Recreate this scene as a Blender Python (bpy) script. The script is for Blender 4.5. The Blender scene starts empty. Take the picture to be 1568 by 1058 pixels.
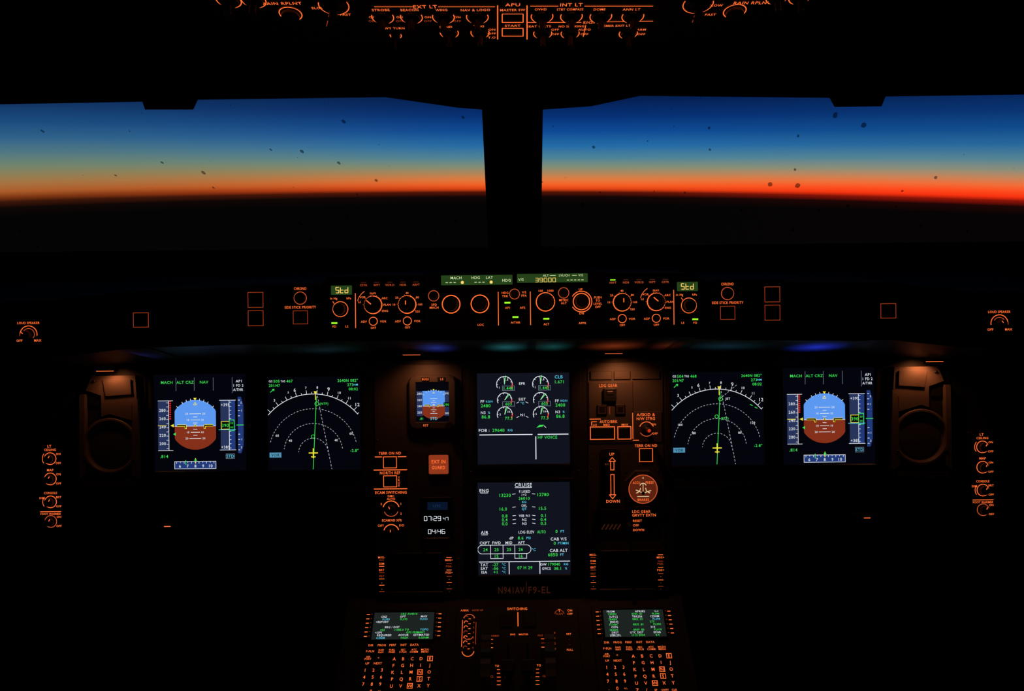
import bpy, math, random
from mathutils import Vector, Matrix
random.seed(4)
rad=math.radians
F0=1145.0; CX,CY=784.0,529.0
p=rad(15.15); r_=rad(0.6)
CAM=Vector((0,0,1.35))
R=Vector((1,0,0)); FW=Vector((0,math.cos(p),-math.sin(p))); U=Vector((0,math.sin(p),math.cos(p)))
Rc=R*math.cos(r_)-U*math.sin(r_); Uc=U*math.cos(r_)+R*math.sin(r_)
ZOOM=None
def ray(x,y): return FW+Rc*((x-CX)/F0)+Uc*((CY-y)/F0)
sc=bpy.context.scene
sc.view_settings.view_transform='Standard'
sc.view_settings.look='None'

# ---------- materials ----------
def lin(c):
    o=[]
    for v in c:
        v=v/255.0
        o.append(v/12.92 if v<=0.04045 else ((v+0.055)/1.055)**2.4)
    return (o[0],o[1],o[2],1)
MC={}
def em(name,c,s=1.0):
    if name in MC: return MC[name]
    m=bpy.data.materials.new(name); m.use_nodes=True
    nt=m.node_tree; nt.nodes.clear()
    o=nt.nodes.new('ShaderNodeOutputMaterial'); e=nt.nodes.new('ShaderNodeEmission')
    e.inputs[0].default_value=lin(c); e.inputs[1].default_value=s
    nt.links.new(e.outputs[0],o.inputs[0])
    m.cycles.emission_sampling='NONE'
    MC[name]=m; return m
def painted_glow_mat(name,c,s=1.0):  # emission fading outward from the centre, paints reflected display glow
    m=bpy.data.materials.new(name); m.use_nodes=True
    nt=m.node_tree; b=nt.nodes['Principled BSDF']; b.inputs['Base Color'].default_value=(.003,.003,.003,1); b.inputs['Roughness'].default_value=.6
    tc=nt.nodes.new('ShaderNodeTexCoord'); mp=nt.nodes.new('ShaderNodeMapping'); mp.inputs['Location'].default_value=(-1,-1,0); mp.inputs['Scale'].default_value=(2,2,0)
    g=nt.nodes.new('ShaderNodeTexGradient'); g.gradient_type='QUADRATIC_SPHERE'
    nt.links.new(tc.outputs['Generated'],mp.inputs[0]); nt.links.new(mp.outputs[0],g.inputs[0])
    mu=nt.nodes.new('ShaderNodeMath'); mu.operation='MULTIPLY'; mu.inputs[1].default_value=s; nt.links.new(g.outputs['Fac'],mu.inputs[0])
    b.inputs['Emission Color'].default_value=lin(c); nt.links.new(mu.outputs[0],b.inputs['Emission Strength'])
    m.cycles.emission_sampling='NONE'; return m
def pbr(name,c,rough=0.6,metal=0.0,bump=0.15,scale=300,emit=None,es=1.0,var=0.25,spec=.5):
    if name in MC: return MC[name]
    m=bpy.data.materials.new(name); m.use_nodes=True
    nt=m.node_tree; b=nt.nodes['Principled BSDF']
    L=lin(c)
    b.inputs['Roughness'].default_value=rough; b.inputs['Metallic'].default_value=metal; b.inputs['Specular IOR Level'].default_value=spec
    tc=nt.nodes.new('ShaderNodeTexCoord'); n=nt.nodes.new('ShaderNodeTexNoise')
    n.inputs['Scale'].default_value=scale; n.inputs['Detail'].default_value=4
    nt.links.new(tc.outputs['Object'],n.inputs['Vector'])
    n2=nt.nodes.new('ShaderNodeTexNoise'); n2.inputs['Scale'].default_value=9; n2.inputs['Detail'].default_value=5
    nt.links.new(tc.outputs['Object'],n2.inputs['Vector'])
    mx=nt.nodes.new('ShaderNodeMix'); mx.data_type='RGBA'
    mx.inputs['A'].default_value=tuple(v*(1-var) for v in L[:3])+(1,)
    mx.inputs['B'].default_value=tuple(min(1,v*(1+var)) for v in L[:3])+(1,)
    nt.links.new(n2.outputs['Fac'],mx.inputs['Factor']); nt.links.new(mx.outputs['Result'],b.inputs['Base Color'])
    if bump:
        bp=nt.nodes.new('ShaderNodeBump'); bp.inputs['Strength'].default_value=bump; bp.inputs['Distance'].default_value=0.0006
        nt.links.new(n.outputs['Fac'],bp.inputs['Height']); nt.links.new(bp.outputs['Normal'],b.inputs['Normal'])
    if emit:
        b.inputs['Emission Color'].default_value=lin(emit); b.inputs['Emission Strength'].default_value=es
        m.cycles.emission_sampling='NONE'
    MC[name]=m; return m
O=em('backlit_legend_orange',(255,112,52),1.15)
OD=em('backlit_legend_dim',(150,56,24))
OV=em('backlit_legend_faint',(56,22,11))
OB=em('backlit_legend_rim',(200,84,44))
WH=em('display_white',(226,232,240)); GR=em('display_green',(60,222,84)); CY_=em('display_cyan',(90,205,235))
GY=em('display_grey',(110,120,140)); YE=em('display_yellow',(245,230,60)); RD=em('display_red',(230,40,35))
WD=em('display_white_soft',(178,186,196))
SKYB=em('attitude_sky_blue',(92,152,240)); GND=em('attitude_ground_brown',(132,48,26)); TAPE=em('display_tape_blue',(34,58,122))
TAPE2=em('display_tape_slate',(40,52,90))
BLK=pbr('symbol_black',(2,2,2),0.4,bump=0,spec=.1)
LCD=em('lcd_segment_amber',(255,214,110)); LCDW=em('lcd_segment_pale',(214,232,170))
LCDG=em('lcd_backlight_green',(38,66,26)); GBAR=em('annunciator_green',(150,255,40),1.2)
SCR=pbr('display_glass_dark',(1,1,2),0.3,bump=0,emit=(4,5,12),spec=.05)
SCRE=pbr('display_glass_ecam',(1,1,2),0.3,bump=0,emit=(17,20,30),spec=.05)
SCRM=pbr('display_glass_keypad',(1,1,2),0.3,bump=0,emit=(28,35,33),spec=.05)
SCRB=pbr('display_glass_off',(2,2,3),0.2,bump=0,spec=.2)
PAN=pbr('panel_paint_slate',(66,60,57),0.55)
PAN2=pbr('panel_paint_dark',(36,34,34),0.5,spec=.3)
BEZ=pbr('bezel_plastic_black',(24,23,25),0.42,spec=.3)
KNOB=pbr('knob_plastic_charcoal',(32,30,30),0.38)
GLS=pbr('glareshield_vinyl_black',(9,8,8),0.9,bump=0.4,scale=500,spec=.03)
UND=pbr('glareshield_underside',(40,40,44),0.5)
SCREW=pbr('screw_steel',(90,88,85),0.35,0.8,bump=0)
WALL=pbr('cockpit_lining_dark',(14,13,13),0.9,spec=.1)
FLOORM=pbr('cockpit_carpet_dark',(20,19,20),0.95,bump=0.6,scale=900)
LINER=pbr('speaker_housing_grey',(112,98,90),0.5)

# ---------- frames ----------
class Frame:
    def __init__(s,O_,ex,ey,k):
        s.O=O_; s.ex=ex.normalized(); s.ey=ey.normalized(); s.n=s.ex.cross(s.ey); s.k=k
    def loc(s,x,y):
        d=ray(x,y); t=(s.O-CAM).dot(s.n)/d.dot(s.n)
        q=CAM+d*t-s.O
        return (q.dot(s.ex),q.dot(s.ey))
    def W(s,u,v,h=0): return s.O+s.ex*u+s.ey*v+s.n*h
def perp(d): return Frame(CAM+FW*d,R,U,d/F0)
FP=perp(1.30)          # main instrument panel
FG=perp(1.15)          # glareshield centre face
FGW=perp(1.16)         # glareshield wings
def dpt(x,y,d): return CAM+ray(x,y)*d
P1=dpt(784,930,1.29); P2=dpt(784,1058,1.19)
FPED=Frame(Vector((0,P1.y,P1.z)),R,Vector((0,P1.y-P2.y,P1.z-P2.z)),1.24/F0)
a25=rad(25)
FOV=Frame(Vector((0,1.0,1.455)),R,Vector((0,-math.cos(a25),math.sin(a25))),0.95/F0)
FWIN=Frame(Vector((0,1.62,1.44)),R,Vector((0,1.62-2.0,1.44-1.044)),1.7/F0)

# ---------- text ----------
TC={}
def rawtext(s):
    cu=bpy.data.curves.new('t','FONT'); cu.body=s; cu.size=1; cu.resolution_u=2; cu.offset=0.006; cu.space_character=1.1
    ob=bpy.data.objects.new('t',cu); me=bpy.data.meshes.new_from_object(ob)
    vs=[(v.co.x,v.co.y) for v in me.vertices]; fs=[tuple(q.vertices) for q in me.polygons]
    bpy.data.objects.remove(ob); bpy.data.meshes.remove(me); bpy.data.curves.remove(cu)
    return vs,fs
_h=rawtext('H')[0]; CAP=max(v[1] for v in _h)
def glyph(s):
    if s in TC: return TC[s]
    vs,fs=rawtext(s)
    if not vs: TC[s]=([],[],0); return TC[s]
    x0=min(v[0] for v in vs); x1=max(v[0] for v in vs)
    vs=[((v[0]-(x0+x1)/2)/CAP,v[1]/CAP-0.5) for v in vs]
    TC[s]=(vs,fs,(x1-x0)/CAP); return TC[s]
SEG={'0':'abcdef','1':'bc','2':'abged','3':'abgcd','4':'fgbc','5':'afgcd','6':'afgecd','7':'abc','8':'abcdefg','9':'abcdfg','S':'afgcd','t':'fged','d':'bcdeg','-':'g'}

class B:
    def __init__(s,fr,anchor=None,target=None,local=None,sc_=None):
        s.fr=fr; s.v=[]; s.f=[]; s.mi=[]; s.mats=[]; s.k=fr.k; s.H=0.0006
        if local is not None:
            s.k=sc_; l=local
            s.pt=lambda x,y:(l[0]+x*s.k,l[1]-y*s.k)
        elif anchor:
            t=fr.loc(*(target or anchor)); a=anchor
            s.pt=lambda x,y:(t[0]+(x-a[0])*s.k,t[1]+(a[1]-y)*s.k)
        else: s.pt=fr.loc
    def mid(s,m):
        if m not in s.mats: s.mats.append(m)
        return s.mats.index(m)
    def add(s,P,faces,m):
        o=len(s.v); s.v+=P; i=s.mid(m)
        for f in faces: s.f.append(tuple(o+j for j in f)); s.mi.append(i)
    def uv(s,pts,h,m,rev=False):
        s.add([s.fr.W(a,b,h) for a,b in pts],[tuple(range(len(pts)))],m)
    def poly(s,pts,m,h=None):
        s.uv([s.pt(*q) for q in pts],s.H if h is None else h,m)
    def rect(s,x0,y0,x1,y1,m,h=None): s.poly([(x0,y1),(x1,y1),(x1,y0),(x0,y0)],m,h)
    def line(s,x0,y0,x1,y1,w,m,h=None):
        h=s.H if h is None else h
        a=s.pt(x0,y0); b=s.pt(x1,y1); dx=b[0]-a[0]; dy=b[1]-a[1]; L=math.hypot(dx,dy) or 1e-9
        nx,ny=-dy/L*w*s.k/2,dx/L*w*s.k/2
        s.uv([(a[0]-nx,a[1]-ny),(b[0]-nx,b[1]-ny),(b[0]+nx,b[1]+ny),(a[0]+nx,a[1]+ny)],h,m)
    def dash(s,x0,y0,x1,y1,w,m,on=3,off=2,h=None):
        L=math.hypot(x1-x0,y1-y0); t=0
        while t<L:
            e=min(L,t+on); s.line(x0+(x1-x0)*t/L,y0+(y1-y0)*t/L,x0+(x1-x0)*e/L,y0+(y1-y0)*e/L,w,m,h); t+=on+off
    def box(s,x0,y0,x1,y1,w,m,h=None):
        s.line(x0-w/2,y0,x1+w/2,y0,w,m,h); s.line(x0-w/2,y1,x1+w/2,y1,w,m,h); s.line(x0,y0,x0,y1,w,m,h); s.line(x1,y0,x1,y1,w,m,h)
    def arc(s,x,y,r,a0,a1,w,m,h=None,n=None):
        h=s.H if h is None else h
        c=s.pt(x,y); n=n or max(4,int(abs(a1-a0)/8)); P=[]; Fc=[]
        for i in range(n+1):
            a=rad(a0+(a1-a0)*i/n)
            for rr in (r-w/2,r+w/2): P.append(s.fr.W(c[0]+math.cos(a)*rr*s.k,c[1]+math.sin(a)*rr*s.k,h))
            if i<n: Fc.append((2*i,2*i+1,2*i+3,2*i+2))
        s.add(P,Fc,m)
    def darc(s,x,y,r,a0,a1,w,m,on=4,off=3):
        t=a0
        while t<a1: s.arc(x,y,r,t,min(a1,t+on),w,m,n=2); t+=on+off
    def disc(s,x,y,r,m,h=None,n=20):
        c=s.pt(x,y); s.uv([(c[0]+math.cos(2*math.pi*i/n)*r*s.k,c[1]+math.sin(2*math.pi*i/n)*r*s.k) for i in range(n)],s.H if h is None else h,m)
    def text(s,x,y,t,size,m,w=None,al='c',h=None):
        vs,fs,wd=glyph(t)
        if not vs: return
        c=s.pt(x,y); sy=size*s.k; sx=sy if w is None else w*s.k/wd
        ox={'c':0,'l':wd/2*sx,'r':-wd/2*sx}[al]; h=s.H if h is None else h
        s.add([s.fr.W(c[0]+ox+a*sx,c[1]+b*sy,h) for a,b in vs],fs,m)
    def seg(s,x,y,t,hh,m,w=None,h=None):
        w=w or hh*0.55; th=hh*0.13; X=x
        for ch in t:
            if ch==':': s.rect(X,y-hh*.2,X+th,y-hh*.2+th,m,h); s.rect(X,y+hh*.2,X+th,y+hh*.2+th,m,h); X+=w*.5; continue
            if ch in SEG:
                t0,m0,b0=y-hh/2,y,y+hh/2; l,r=X,X+w
                D={'a':(l,t0,r,t0),'b':(r,t0,r,m0),'c':(r,m0,r,b0),'d':(l,b0,r,b0),'e':(l,m0,l,b0),'f':(l,t0,l,m0),'g':(l,m0,r,m0)}
                for q in SEG[ch]: s.line(*D[q],th,m,h)
            X+=w*1.5 if ch!=' ' else w*.7
    def loft(s,loops,m,c0=True,c1=True):
        n=len(loops[0][0]); P=[]; Fc=[]
        for pts,h in loops: P+=[s.fr.W(a,b,h) for a,b in pts]
        for j in range(len(loops)-1):
            for i in range(n):
                i2=(i+1)%n; Fc.append((j*n+i,j*n+i2,(j+1)*n+i2,(j+1)*n+i))
        if c0: Fc.append(tuple(reversed(range(n))))
        if c1: Fc.append(tuple((len(loops)-1)*n+i for i in range(n)))
        s.add(P,Fc,m)
    def rr(s,x0,y0,x1,y1,r,ins=0,seg=4):
        a=s.pt(x0,y1); b=s.pt(x1,y0); k=s.k
        u0,v0,u1,v1=a[0]+ins*k,a[1]+ins*k,b[0]-ins*k,b[1]-ins*k; r=max(0.02,r-ins)*k
        out=[]
        for cx,cy,a0 in((u1-r,v0+r,-90),(u1-r,v1-r,0),(u0+r,v1-r,90),(u0+r,v0+r,180)):
            for i in range(seg+1):
                t=rad(a0+90*i/seg); out.append((cx+math.cos(t)*r,cy+math.sin(t)*r))
        return out
    def block(s,x0,y0,x1,y1,h0,h1,m,r=2,bev=1.0):
        bh=min(bev*s.k,(h1-h0)*.6)
        s.loft([(s.rr(x0,y0,x1,y1,r),h0),(s.rr(x0,y0,x1,y1,r),h1-bh),(s.rr(x0,y0,x1,y1,r,bev*.4),h1-bh*.3),(s.rr(x0,y0,x1,y1,r,bev),h1)],m)
    def bezel(s,x0,y0,x1,y1,b,h0,h1,m,screen,r=3,depth=0.002):
        A=(x0-b,y0-b,x1+b,y1+b)
        lo=[(s.rr(*A,r),h0),(s.rr(*A,r),h1-.0015),(s.rr(*A,r,1),h1),(s.rr(*A,r,b-1.5),h1),(s.rr(*A,r,b),h1-depth)]
        s.loft(lo,m,True,False); s.uv(s.rr(*A,r,b),h1-depth,screen)
    def lathe(s,x,y,prof,m,n=28,kn=0.0):
        c=s.pt(x,y); lo=[]
        for r,h in prof:
            lo.append(([(c[0]+math.cos(2*math.pi*i/n)*r*s.k*(1-(kn if i%2 else 0)),c[1]+math.sin(2*math.pi*i/n)*r*s.k*(1-(kn if i%2 else 0))) for i in range(n)],h))
        s.loft(lo,m)
    def knob(s,x,y,r,hh=0.012,ring=None,ptr=None,two=False,rw=1.0):
        if ring: s.arc(x,y,r,0,360,rw,ring,n=36)
        s.lathe(x,y,[(r*.9,0),(r*.9,.002),(r*.78,.003),(r*.78,hh*.85),(r*.7,hh)],KNOB,n=40,kn=.05)
        if two: s.lathe(x,y,[(r*.48,hh),(r*.48,hh*1.6),(r*.42,hh*1.7)],KNOB,n=24,kn=.05)
        if ptr is not None:
            a=rad(ptr); H=hh+.0004
            s.line(x+math.cos(a)*r*.25,y-math.sin(a)*r*.25,x+math.cos(a)*r*.66,y-math.sin(a)*r*.66,1.1,O,H)
    def btn(s,x0,y0,x1,y1,m=None,w=.9,r=1.5):
        s.block(x0+1.2,y0+1.2,x1-1.2,y1-1.2,0,.003,BEZ,r=1,bev=.8)
        s.box(x0,y0,x1,y1,w,m or OB)
    def screw(s,x,y,r=1.6):
        s.lathe(x,y,[(r,0),(r,.0006),(r*.7,.001)],SCREW,n=12)
    def prism(s,pts,h0,h1,m,px=True):
        q=[s.pt(*a) for a in pts] if px else pts
        ar=sum(q[i][0]*q[(i+1)%len(q)][1]-q[(i+1)%len(q)][0]*q[i][1] for i in range(len(q)))
        if ar<0: q=q[::-1]
        s.loft([(q,h0),(q,h1)],m)
    def build(s,name,parent=None,off=None):
        c=parent.location if parent else Vector((0,0,0))
        me=bpy.data.meshes.new(name); me.from_pydata([tuple(v-c) for v in s.v],[],s.f)
        for m in s.mats: me.materials.append(m)
        me.polygons.foreach_set('material_index',s.mi); me.update()
        ob=bpy.data.objects.new(name,me); sc.collection.objects.link(ob)
        if parent: ob.parent=parent
        return ob
def empty(name,loc):
    e=bpy.data.objects.new(name,None); e.location=loc; e.empty_display_size=.05; sc.collection.objects.link(e); return e
def at(fr,x,y): return fr.W(*fr.loc(x,y),0)

# ---------- shell ----------
XW=1.52
def worldmesh(name,V,Fc,m):
    me=bpy.data.meshes.new(name); me.from_pydata(V,[],Fc); me.materials.append(m); me.update()
    ob=bpy.data.objects.new(name,me); sc.collection.objects.link(ob); return ob
def extr(name,prof,x0,x1,m):
    n=len(prof); V=[(x0,a,b) for a,b in prof]+[(x1,a,b) for a,b in prof]
    Fc=[(i,(i+1)%n,n+(i+1)%n,n+i) for i in range(n)]+[tuple(reversed(range(n))),tuple(range(n,2*n))]
    return worldmesh(name,V,Fc,m)
extr('floor',[(-1.5,-.05),(2.15,-.05),(2.15,0),(-1.5,0)],-XW,XW,FLOORM)
extr('ceiling',[(1.64,1.455),(1.02,1.462),(0.2,1.845),(-.3,1.95),(-1.5,1.95),(-1.5,2.0),(-.28,2.0),(.22,1.9),(1.03,1.52),(1.64,1.51)],-XW,XW,WALL)
extr('wall_left',[(-1.5,0),(2.15,0),(2.15,1.5),(1.6,1.55),(-1.5,2.0)],-XW-.05,-XW,WALL)
extr('wall_right',[(-1.5,0),(2.15,0),(2.15,1.5),(1.6,1.55),(-1.5,2.0)],XW,XW+.05,WALL)
extr('wall_rear',[(-1.55,0),(-1.5,0),(-1.5,2.0),(-1.55,2.0)],-XW,XW,WALL)
b=B(FWIN)
L=FWIN.loc
uT=.12
hd=[(-XW,uT),(-XW,L(0,160)[1])]+[L(*q) for q in[(0,160),(218,156),(222,168),(296,168),(303,153),(590,149),(700,165),(738,168),(832,168),(905,163),(980,147),(1270,150),(1278,164),(1350,163),(1356,148),(1568,145)]]+[(XW,L(1568,145)[1]),(XW,uT)]
b.prism(hd,-.04,0,WALL,px=False)
vb=L(784,396)[1]
b.prism([L(738,160),L(749,400),L(828,400),L(831,160)],-.05,.012,WALL,px=False)
b.prism([L(743,180),L(752,396),L(754,396),L(747,180)],.012,.016,PAN2,px=False)
b.prism([L(823,180),L(822,396),L(824,396),L(827,180)],.012,.016,PAN2,px=False)
b.prism([(-XW,vb),(-XW,-.62),(XW,-.62),(XW,vb)],-.04,0,WALL,px=False)
b.prism([(-XW,uT),(-XW,vb-.02),(-XW+.03,vb-.02),(-XW+.03,uT)],-.04,.0,WALL,px=False)
b.prism([(XW,uT),(XW,vb-.02),(XW-.03,vb-.02),(XW-.03,uT)],-.04,.0,WALL,px=False)
V=[Vector((x,y,z)) for x in(-XW,XW) for y,z in((2.0,0),(2.0,1.03),(2.1,1.03),(2.1,0))]
b.add(V,[(0,1,2,3),(7,6,5,4),(0,4,5,1),(3,2,6,7),(1,5,6,2),(0,3,7,4)],WALL)
b.build('wall_front')
def glassmat():
    m=bpy.data.materials.new('windshield_glass'); m.use_nodes=True; nt=m.node_tree; nt.nodes.clear()
    o=nt.nodes.new('ShaderNodeOutputMaterial'); t=nt.nodes.new('ShaderNodeBsdfTransparent'); d=nt.nodes.new('ShaderNodeBsdfDiffuse')
    d.inputs[0].default_value=(.03,.03,.03,1)
    mx=nt.nodes.new('ShaderNodeMixShader'); tc=nt.nodes.new('ShaderNodeTexCoord'); v=nt.nodes.new('ShaderNodeTexVoronoi')
    v.inputs['Scale'].default_value=15; v.voronoi_dimensions='2D'
    sxx=nt.nodes.new('ShaderNodeSeparateXYZ'); cxx=nt.nodes.new('ShaderNodeCombineXYZ'); nt.links.new(tc.outputs['Object'],sxx.inputs[0])
    mm=nt.nodes.new('ShaderNodeMath'); mm.operation='MULTIPLY_ADD'; mm.inputs[1].default_value=.35; nt.links.new(sxx.outputs['Z'],mm.inputs[0]); nt.links.new(sxx.outputs['X'],mm.inputs[2])
    nt.links.new(mm.outputs[0],cxx.inputs['X']); nt.links.new(sxx.outputs['Z'],cxx.inputs['Y'])
    n=nt.nodes.new('ShaderNodeTexNoise'); n.inputs['Scale'].default_value=60
    a=nt.nodes.new('ShaderNodeMath'); a.operation='MULTIPLY'; a.inputs[1].default_value=.16
    g=nt.nodes.new('ShaderNodeMath'); g.operation='LESS_THAN'
    h=nt.nodes.new('ShaderNodeMath'); h.operation='MULTIPLY'; h.inputs[1].default_value=.7
    nt.links.new(cxx.outputs[0],v.inputs['Vector']); nt.links.new(tc.outputs['Object'],n.inputs['Vector'])
    sp=nt.nodes.new('ShaderNodeSeparateColor'); nt.links.new(v.outputs['Color'],sp.inputs[0])
    pw=nt.nodes.new('ShaderNodeMath'); pw.operation='POWER'; pw.inputs[1].default_value=4; nt.links.new(sp.outputs[0],pw.inputs[0])
    m2=nt.nodes.new('ShaderNodeMath'); m2.operation='MULTIPLY'; nt.links.new(n.outputs['Fac'],m2.inputs[0]); nt.links.new(pw.outputs[0],m2.inputs[1])
    nt.links.new(m2.outputs[0],a.inputs[0]); nt.links.new(v.outputs['Distance'],g.inputs[0]); nt.links.new(a.outputs[0],g.inputs[1])
    nt.links.new(g.outputs[0],h.inputs[0]); nt.links.new(h.outputs[0],mx.inputs[0]); nt.links.new(t.outputs[0],mx.inputs[1]); nt.links.new(d.outputs[0],mx.inputs[2]); nt.links.new(mx.outputs[0],o.inputs[0])
    return m
GLASS=glassmat()
for nm,x0,x1 in(('window_1',-XW+.03,L(742,280)[0]),('window_2',L(830,280)[0],XW-.03)):
    b=B(FWIN); b.uv([(x0,vb),(x1,vb),(x1,.03),(x0,.03)],-.03,GLASS); b.build(nm)

# ---------- world ----------
w=bpy.data.worlds.new('dusk_sky'); sc.world=w; w.use_nodes=True; nt=w.node_tree; nt.nodes.clear()
out=nt.nodes.new('ShaderNodeOutputWorld'); bg=nt.nodes.new('ShaderNodeBackground'); nt.links.new(bg.outputs[0],out.inputs[0])
tc=nt.nodes.new('ShaderNodeTexCoord'); dp=nt.nodes.new('ShaderNodeVectorMath'); dp.operation='DOT_PRODUCT'
bank=rad(.5); dp.inputs[1].default_value=(math.sin(bank),0,math.cos(bank)); nt.links.new(tc.outputs['Generated'],dp.inputs[0])
as_=nt.nodes.new('ShaderNodeMath'); as_.operation='ARCSINE'; nt.links.new(dp.outputs['Value'],as_.inputs[0])
mr=nt.nodes.new('ShaderNodeMapRange'); mr.inputs['From Min'].default_value=rad(-4.5); mr.inputs['From Max'].default_value=rad(4.5); nt.links.new(as_.outputs[0],mr.inputs['Value'])
def ramp(st):
    n=nt.nodes.new('ShaderNodeValToRGB'); e=n.color_ramp.elements
    while len(e)<len(st): e.new(.5)
    for i,(h,c) in enumerate(st):
        e[i].position=max(0,min(1,(h*.048+1)/9)); 
    for i,(h,c) in enumerate(st): e[i].color=lin(c)
    nt.links.new(mr.outputs[0],n.inputs[0]); return n
rl=ramp([(-20,(5,4,4)),(-8,(14,7,5)),(0,(60,23,10)),(6,(128,56,20)),(13,(172,92,42)),(24,(166,116,66)),(35,(140,128,88)),(46,(112,132,110)),(62,(80,120,130)),(80,(48,98,138)),(100,(28,76,126)),(122,(18,54,102)),(150,(10,36,76))])
rc=ramp([(-20,(5,4,4)),(-8,(16,6,5)),(-1,(84,20,8)),(4,(222,68,20)),(10,(246,96,38)),(18,(226,122,62)),(27,(178,134,88)),(37,(128,142,118)),(50,(78,132,150)),(68,(36,108,166)),(90,(14,74,148)),(112,(7,48,116)),(135,(5,32,84)),(155,(4,22,60))])
rr_=ramp([(-20,(6,4,4)),(-8,(30,6,5)),(-1,(140,20,8)),(4,(248,50,16)),(11,(255,76,30)),(19,(240,110,56)),(28,(196,132,90)),(38,(140,142,120)),(52,(84,132,148)),(70,(40,104,156)),(90,(18,76,140)),(112,(10,52,114)),(135,(7,36,88)),(155,(5,26,66))])
sx=nt.nodes.new('ShaderNodeSeparateXYZ'); nt.links.new(tc.outputs['Generated'],sx.inputs[0])
def mapr(a,b_):
    n=nt.nodes.new('ShaderNodeMapRange'); n.interpolation_type='SMOOTHSTEP'; n.inputs['From Min'].default_value=a; n.inputs['From Max'].default_value=b_; nt.links.new(sx.outputs['X'],n.inputs['Value']); return n
m1=nt.nodes.new('ShaderNodeMix'); m1.data_type='RGBA'; m2=nt.nodes.new('ShaderNodeMix'); m2.data_type='RGBA'
nt.links.new(mapr(-.55,.05).outputs[0],m1.inputs['Factor']); nt.links.new(rl.outputs[0],m1.inputs['A']); nt.links.new(rc.outputs[0],m1.inputs['B'])
nt.links.new(mapr(.08,.5).outputs[0],m2.inputs['Factor']); nt.links.new(m1.outputs['Result'],m2.inputs['A']); nt.links.new(rr_.outputs[0],m2.inputs['B'])
nt.links.new(m2.outputs['Result'],bg.inputs[0])

# ---------- glareshield ----------
st=[(-1.49,.070,-.012,1.165),(-.72,.078,-.008,1.165),(-.60,.092,.006,1.165),(-.30,.098,.012,1.165),(-.285,.110,.013,1.154),(.285,.110,.013,1.154),(.30,.098,.012,1.165),(.60,.092,.006,1.165),(.72,.078,-.008,1.165),(1.49,.070,-.012,1.165)]
V=[];Fc=[]
for x,vt,vb2,d in st:
    def q(v,dd): 
        P=CAM+U*v+FW*dd; return P.y,P.z
    pr=[q(vb2,d),q(vt-.008,d),q(vt-.003,d+.002),q(vt,d+.008),(1.99,1.03-(abs(x)*.02)),(1.99,.99-(abs(x)*.02)),q(vb2-.026,1.315),q(vb2-.004,d+.012),q(vb2-.003,d+.003)]
    V+=[(x,a,c) for a,c in pr]
n=9
gs=len(st)
Fm=[]
for j in range(gs-1):
    for i in range(n):
        Fc.append((j*n+i,j*n+(i+1)%n,(j+1)*n+(i+1)%n,(j+1)*n+i)); Fm.append(1 if i in(6,) else 0)
Fc.append(tuple(range(n)));Fm.append(0);Fc.append(tuple((gs-1)*n+i for i in range(n)));Fm.append(0)
g=worldmesh('glareshield',V,Fc,GLS); g.data.materials.append(UND); g.data.polygons.foreach_set('material_index',Fm)
# soft display glow painted as emissive patches along the sloping underside
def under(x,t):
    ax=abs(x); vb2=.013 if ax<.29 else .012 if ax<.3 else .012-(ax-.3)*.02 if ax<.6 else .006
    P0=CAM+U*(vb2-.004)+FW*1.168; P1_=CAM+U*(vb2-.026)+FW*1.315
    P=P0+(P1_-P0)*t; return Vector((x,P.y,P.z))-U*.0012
def lens(px,wpx,c,s):  # one painted glow patch
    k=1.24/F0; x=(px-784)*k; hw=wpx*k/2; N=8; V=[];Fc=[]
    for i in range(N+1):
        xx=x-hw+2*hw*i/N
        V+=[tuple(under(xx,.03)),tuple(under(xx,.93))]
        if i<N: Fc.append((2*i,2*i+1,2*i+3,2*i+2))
    worldmesh('painted_underside_glow',V,Fc,painted_glow_mat('painted_glow_'+str(int(px)),c,s))
lens(668,80,(34,54,150),.6); lens(1250,110,(32,46,200),.8); lens(214,90,(40,44,110),.25)  # painted glow patches, here and on the next two lines
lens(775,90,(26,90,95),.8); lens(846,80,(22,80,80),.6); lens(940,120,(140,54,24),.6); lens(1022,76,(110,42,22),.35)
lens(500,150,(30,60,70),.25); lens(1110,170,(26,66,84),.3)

# ---------- main instrument panel ----------
b=B(FP,anchor=(784,646),target=(784,646))
b.prism([(-440,550),(2010,550),(2010,830),(1475,830),(1440,752),(1034,752),(1034,924),(564,924),(564,752),(130,752),(95,820),(-440,820)],-.03,-.002,PAN2)
b.block(226,562,561,732,-.002,-.0005,PAN2,r=6)
b.block(1018,562,1354,732,-.002,-.0005,PAN2,r=6)
b.block(573,556,708,915,-.002,0,PAN,r=5)
b.block(900,556,1016,915,-.002,0,PAN,r=5)
b.block(716,560,890,918,-.002,-.0005,PAN2,r=5)
for x in(577,704): 
    for y in(562,672,744,830,908): b.screw(x,y)
for x in(904,1012):
    for y in(562,676,720,832,908): b.screw(x,y)
for x,y in((232,566),(232,726),(394,566),(394,726),(556,566),(556,726),(1024,566),(1024,726),(1184,566),(1184,726),(1348,566),(1348,726),(721,722),(885,722),(721,912),(885,912)): b.screw(x,y)
par=empty('instrument_panel',at(FP,784,646)); b.build('panel_body',par)

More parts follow.
